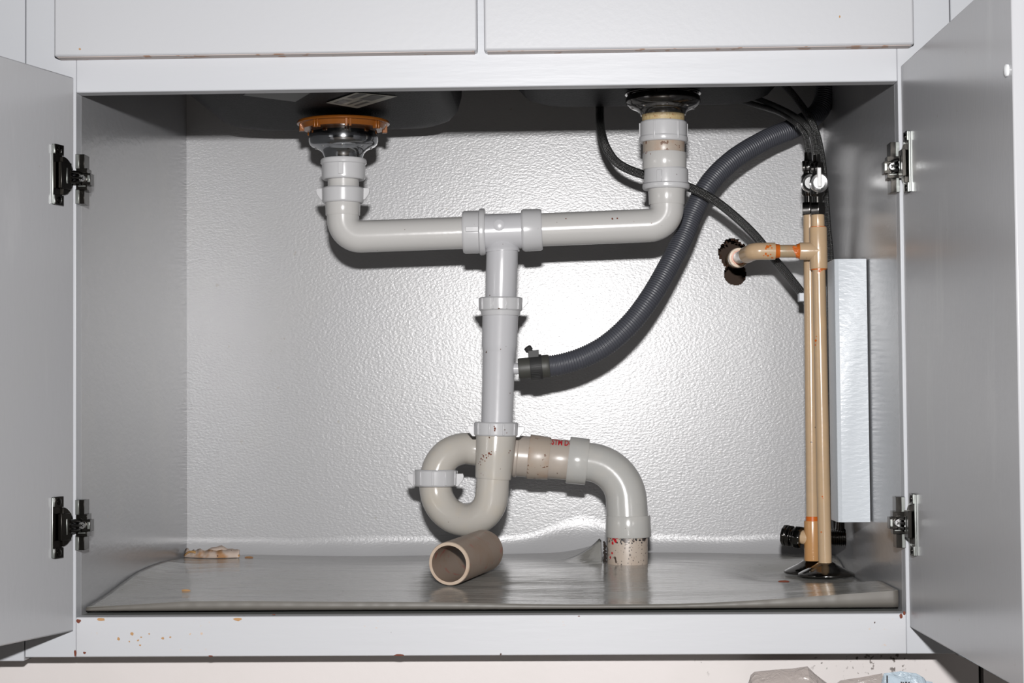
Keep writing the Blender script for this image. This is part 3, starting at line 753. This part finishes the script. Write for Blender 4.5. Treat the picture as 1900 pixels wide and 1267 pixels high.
rs.lathe(a, b_, [(k/16, (.0095 if k % 2 else .0104)) for k in range(17)], 28)
rs.lathe(at(1558, 997, YB+.01), at(1559, 968, YB+.012), [(0, .006), (1, .0052)], 16)
rs.build('side_valve', BLKCH, sp2)
cB = at(1507, 1048, YB); esc(sp2, Vector((cB.x, YB+.012, .1528)), .0325)
xB = at(1500, 340, YB).x
valve(sp2, xB, YB, vz(283, YB), vz(399, YB), vz(342, YB), False, 1.0)
st = MB(); c = at(1496, 551, .372)
st.box((c.x-.0085, .372, c.z-.0052), (c.x+.0075, .388, c.z+.0052)); st.build('pipe_strap', mat('white_plastic_strap', (.7, .73, .78), .4), sp2, bevel=.001)

# ------------------------------------------------------------------ white block on the right side
bx1 = XR-.001; YK = .20
kb = at(1585, 969, YK); kt = at(1585, 480, YK); bl = at(1550, 700, YK).x; bR = at(1611, 700, YK).x
mb = MB(); ys = YK+.05
prof = [(bl+.0055, YK), (bR, YK), (bR, ys), (bl, ys), (bl, YK+.010), (bl+.0012, YK+.003)]
vs = [(x, y, kb.z) for x, y in prof]+[(x, y, kt.z) for x, y in prof]; n = len(prof)
mb.add(vs, [tuple(range(n))[::-1], tuple(range(n, 2*n))]+[(k, (k+1) % n, n+(k+1) % n, n+k) for k in range(n)])
mb.box((bR, YK+.006, kb.z+.004), (bx1, ys, kt.z-.004))
tag(mb.build('wood_block', PBLOCK, bevel=.0008), 'tall white-painted block fixed to the right side panel beside the pipes', 'board')

# ------------------------------------------------------------------ shelf liner
sx = at(1116, 1040, .35).x
def lz(x, Y):
    u = (x-XL)/(XR-XL)
    fr_ = .1545+.0022*math.sin(u*7)+.009*max(0, (u-.72)/.28)**1.5 - .004*max(0, 1-u/.12)
    bk = .1655+.0015*math.sin(u*11+1)-.004*max(0, 1-u/.1)
    s = min(1, max(0, (Y-.03)/.33)); s = s*s*(3-2*s)
    z = fr_*(1-s)+bk*s
    z += .007*math.exp(-((u/.03)**2))*math.sin(min(1, max(0, (Y-.03)/.5))*math.pi)
    if Y > .52: z -= .004*((Y-.52)/.02)
    z += noise.noise(Vector((x*6, Y*10, 1)))*.0012
    # pushed up against the drain stub
    d = max(0, 1-abs(x-sx+.0)/.07) if x < sx else 0
    z += .012*d**2*max(0, min(1, (Y-.36)/.14))
    # pressed flat under the escutcheons
    q = min(1, 3*math.exp(-(((x-cF.x)/.09)**2+((Y-.31)/.10)**2)*1.2)); z = z*(1-q)+.1508*q
    return z
mb = MB(); nx, ny = 150, 60; x0, x1 = XL+.0015, XR-.0015; vs = []
def edgeY(x): return .034+.002*math.sin((x+.4)*9)+.0007*noise.noise(Vector((x*120, 0, 0)))
for j in range(-3, ny+1):
    for i in range(nx+1):
        x = x0+(x1-x0)*i/nx; y0 = edgeY(x)
        if j >= 0: Y = y0+(BY-.0015-y0)*j/ny; vs.append((x, Y, lz(x, Y)))
        else:
            k = -j/3; zt = lz(x, y0); vs.append((x, y0-.0015*math.sin(k*3), zt+(Z0+.0022-zt)*k))
fs = [((j*(nx+1))+i, j*(nx+1)+i+1, (j+1)*(nx+1)+i+1, (j+1)*(nx+1)+i) for j in range(ny+3) for i in range(nx)]
mb.add(vs, fs[3*nx:]); mb.v = mb.v; mb.f += [list(f) for f in fs[:3*nx]]; mb.mi += [1]*(3*nx); mb.uv += [[(0, 0)]*4]*(3*nx)
liner = tag(mb.build('shelf_liner', [LINER, LEDGE], angle=50), 'glossy grey vinyl liner with curling edges on the cabinet bottom', 'liner')
sm = liner.modifiers.new('thick', 'SOLIDIFY'); sm.thickness = .0008; sm.offset = -1
# torn flap left of the stub
fl_ = MB(); n = 24; vs = []; 
for j in range(9):
    v = j/8
    for i in range(n+1):
        u = i/n; x = at(1030, 1030, .4).x*(1-u)+(sx+.001)*u; Y = .352+.055*v
        vs.append((x, Y, lz(x, Y)-.0004+.0245*u**2.0*v**1.3+.0007*noise.noise(Vector((x*200, Y*200, 0)))*u))
fs = [(j*(n+1)+i, j*(n+1)+i+1, (j+1)*(n+1)+i+1, (j+1)*(n+1)+i) for j in range(8) for i in range(n)]; fl_.add(vs, fs)
fo = fl_.build('torn_flap', LINER, liner); sm = fo.modifiers.new('thick', 'SOLIDIFY'); sm.thickness = .0006
rg = MB()
for k in range(26):
    py = 1006+42*k/25; c = at(1121+random.uniform(-1.5, 1.5), py, .372)
    rg.lathe(c, c+Vector((random.uniform(.001, .004), -.001, random.uniform(-.002, .002))), [(0, .0016), (.6, .0012), (1, .0003)], 5)
rg.build('black_tear_edge', BLACKC, liner)  # near-black bits along the open torn end of the flap
ck = MB()
pl = [(1082, 962), (1083, 975), (1086, 986), (1085, 993), (1091, 997), (1098, 1003)]
for a, b2 in zip(pl, pl[1:]):
    A_, B_ = at(*a, BY-.0006), at(*b2, BY-.0006); ck.sweep([A_, B_], .0006, 6)
ck.build('crack', RUSTB, cab)

# ------------------------------------------------------------------ loose things
def hollow(A, B, ro, ri, name, mats):
    m_ = MB(); m_.lathe(A, B, [(0, ri), (.0, ri), (1, ri)], 48, cap=False)
    m_.f = [f[::-1] for f in m_.f]
    m_.lathe(A, B, [(.012, ro), (.988, ro)], 48, cap=False)
    m_.lathe(A, B, [(0, ri), (0, ro*.975), (.012, ro)], 48, 1, cap=False)
    m_.lathe(A, B, [(1, ri), (1, ro*.975), (.988, ro)], 48, 1, cap=False)
    m_.f = [f for f in m_.f]
    return m_.build(name, mats, origin=A)
ro = .0241
A_ = at(833, 1042, .165); A_.z = lz(A_.x, A_.y)+ro+.0008
B_ = at(898, 1025, .272); B_.z = lz(B_.x, B_.y)+ro+.0012
tag(hollow(A_, B_, ro, .0203, 'pipe_offcut', [LOOSE, LOOSEE]), 'short grimy plastic pipe offcut lying open-ended on the liner under the trap', 'pipe')
# curled scrap of paper at the back left
sc = MB()
def ribbon(pts, wdt, mi, n=14):
    P = smoothpath(pts, .003); vs = []
    for k, p in enumerate(P):
        q = .5*noise.noise(Vector((k*.35, mi, 0))); p = p.copy(); p.z = max(p.z, lz(p.x, p.y)+.001)+.0008*mi
        vs += [p, p+Vector((.002*q, wdt*.4*(1+q), wdt*(.55+.5*q)))]
    sc.add(vs, [(2*k, 2*k+2, 2*k+3, 2*k+1) for k in range(len(P)-1)], mi)
ribbon([at(341, 1037, .50), at(352, 1035, .49), at(375, 1042, .475), at(405, 1046, .462), at(443, 1048, .455)], .017, 0)
ribbon([at(341, 1033, .50), at(354, 1026, .49), at(380, 1034, .48), at(412, 1037, .47), at(430, 1041, .46), at(444, 1048, .455)], .0045, 1)
ribbon([at(360, 1033, .50), at(380, 1030, .498), at(405, 1025, .50), at(430, 1030, .495), at(443, 1040, .48)], .013, 0)
so = tag(sc.build('paper_scrap', [PAPER, PAPER2], angle=80), 'curled brown-edged scrap of paper at the back left corner of the liner', 'paper')
sm = so.modifiers.new('thick', 'SOLIDIFY'); sm.thickness = .0007
def splinter(px, py, l, ang, m, lab):
    c = atz(px, py, .158); c.z = lz(c.x, c.y)+.0006; d = Vector((math.cos(ang), math.sin(ang), 0))*l/2
    tag(MB().lathe(c-d, c+d, [(0, .0002), (.15, .0012), (.6, .0015), (.9, .0008), (1, .0002)], 6).build('wood_splinter', m), lab, 'splinter')
splinter(345, 1096, .010, -.1, TANW, 'tan wood splinter on the liner below the left rear corner')
splinter(462, 1048, .011, 0, WOODB, 'thin brown splinter right of the curled paper scrap')
splinter(1454, 1068, .013, .05, RUSTB, 'rust-red splinter on the liner left of the pipe escutcheons')
# film packaging on the room floor in front of the toe kick
def bag(outline, Y, depth, name, m, label, seed, wr=.008, base=0.0015):
    """outline: pixels of the top ridge, left to right; the sheet falls to the floor at both sides of the ridge"""
    mb = MB(); P = [at(x, y, Y) for x, y in outline]
    e0, e1 = P[0].copy(), P[-1].copy(); e0.x -= .003; e1.x += .003; e0.z = e1.z = base+.003; P = [e0, P[0]]+P[1:-1]+[P[-1], e1]; n = len(P); rows = 12; sub = 5; ridge = []
    for a, b2 in zip(P, P[1:]):
        for k in range(sub): ridge.append(a.lerp(b2, k/sub))
    ridge.append(P[-1]); vs = []
    for i, p in enumerate(ridge):
        for j in range(rows+1):
            t = j/rows*2-1; zz = base+(p.z-base)*(1-abs(t)**1.6); off = t*depth
            nn = noise.noise(Vector((p.x*28, t*3, seed)))*wr*(1-abs(t)**4)
            vs.append((p.x+nn*.7*abs(t), Y+off+nn*abs(t), max(base, zz+nn*.6*abs(t))))
    rws = rows+1
    fs = [(i*rws+j, (i+1)*rws+j, (i+1)*rws+j+1, i*rws+j+1) for i in range(len(ridge)-1) for j in range(rows)]
    mb.add(vs, fs); o = mb.build(name, m, angle=24); s_ = o.modifiers.new('thick', 'SOLIDIFY'); s_.thickness = .0006; return tag(o, label, 'packaging')
YG = -.03
bag([(1386, 1275), (1393, 1252), (1400, 1246), (1440, 1242), (1470, 1240), (1498, 1236), (1512, 1250), (1536, 1268), (1545, 1280)], YG, .045, 'plastic_bag', CLEARB, 'crumpled cloudy plastic bag with a peaked top, leftmost on the floor', 1)
bag([(1552, 1285), (1554, 1266), (1560, 1262), (1600, 1256), (1637, 1249), (1640, 1262), (1648, 1290)], YG+.022, .03, 'plastic_bag', CLEARB, 'low pinkish plastic bag between the peaked bag and the blue packet', 5)
pk = bag([(1636, 1262), (1640, 1249), (1672, 1245), (1690, 1248), (1700, 1249), (1714, 1257), (1718, 1263), (1730, 1265), (1736, 1285)], YG-.048, .03, 'plastic_packet', BLUEB, 'pale blue plastic packet with black printed marks, rightmost on the floor', 9)
ORG[pk.name] = Vector(pk.location)
pm = MB()
for (xa, xb, ya, yb) in ((1644.5, 1647.5, 1253, 1265), (1671, 1674, 1264.5, 1268), (1675, 1677, 1265, 1268), (1679, 1683, 1264.5, 1268), (1685, 1688, 1265, 1268)):
    a, b2 = at(xa, ya, YG-.0812), at(xb, yb, YG-.0812); pm.box((a.x, YG-.0817, a.z), (b2.x, YG-.0812, b2.z))
pm.build('black_print', BLKINK, pk, smooth=False)
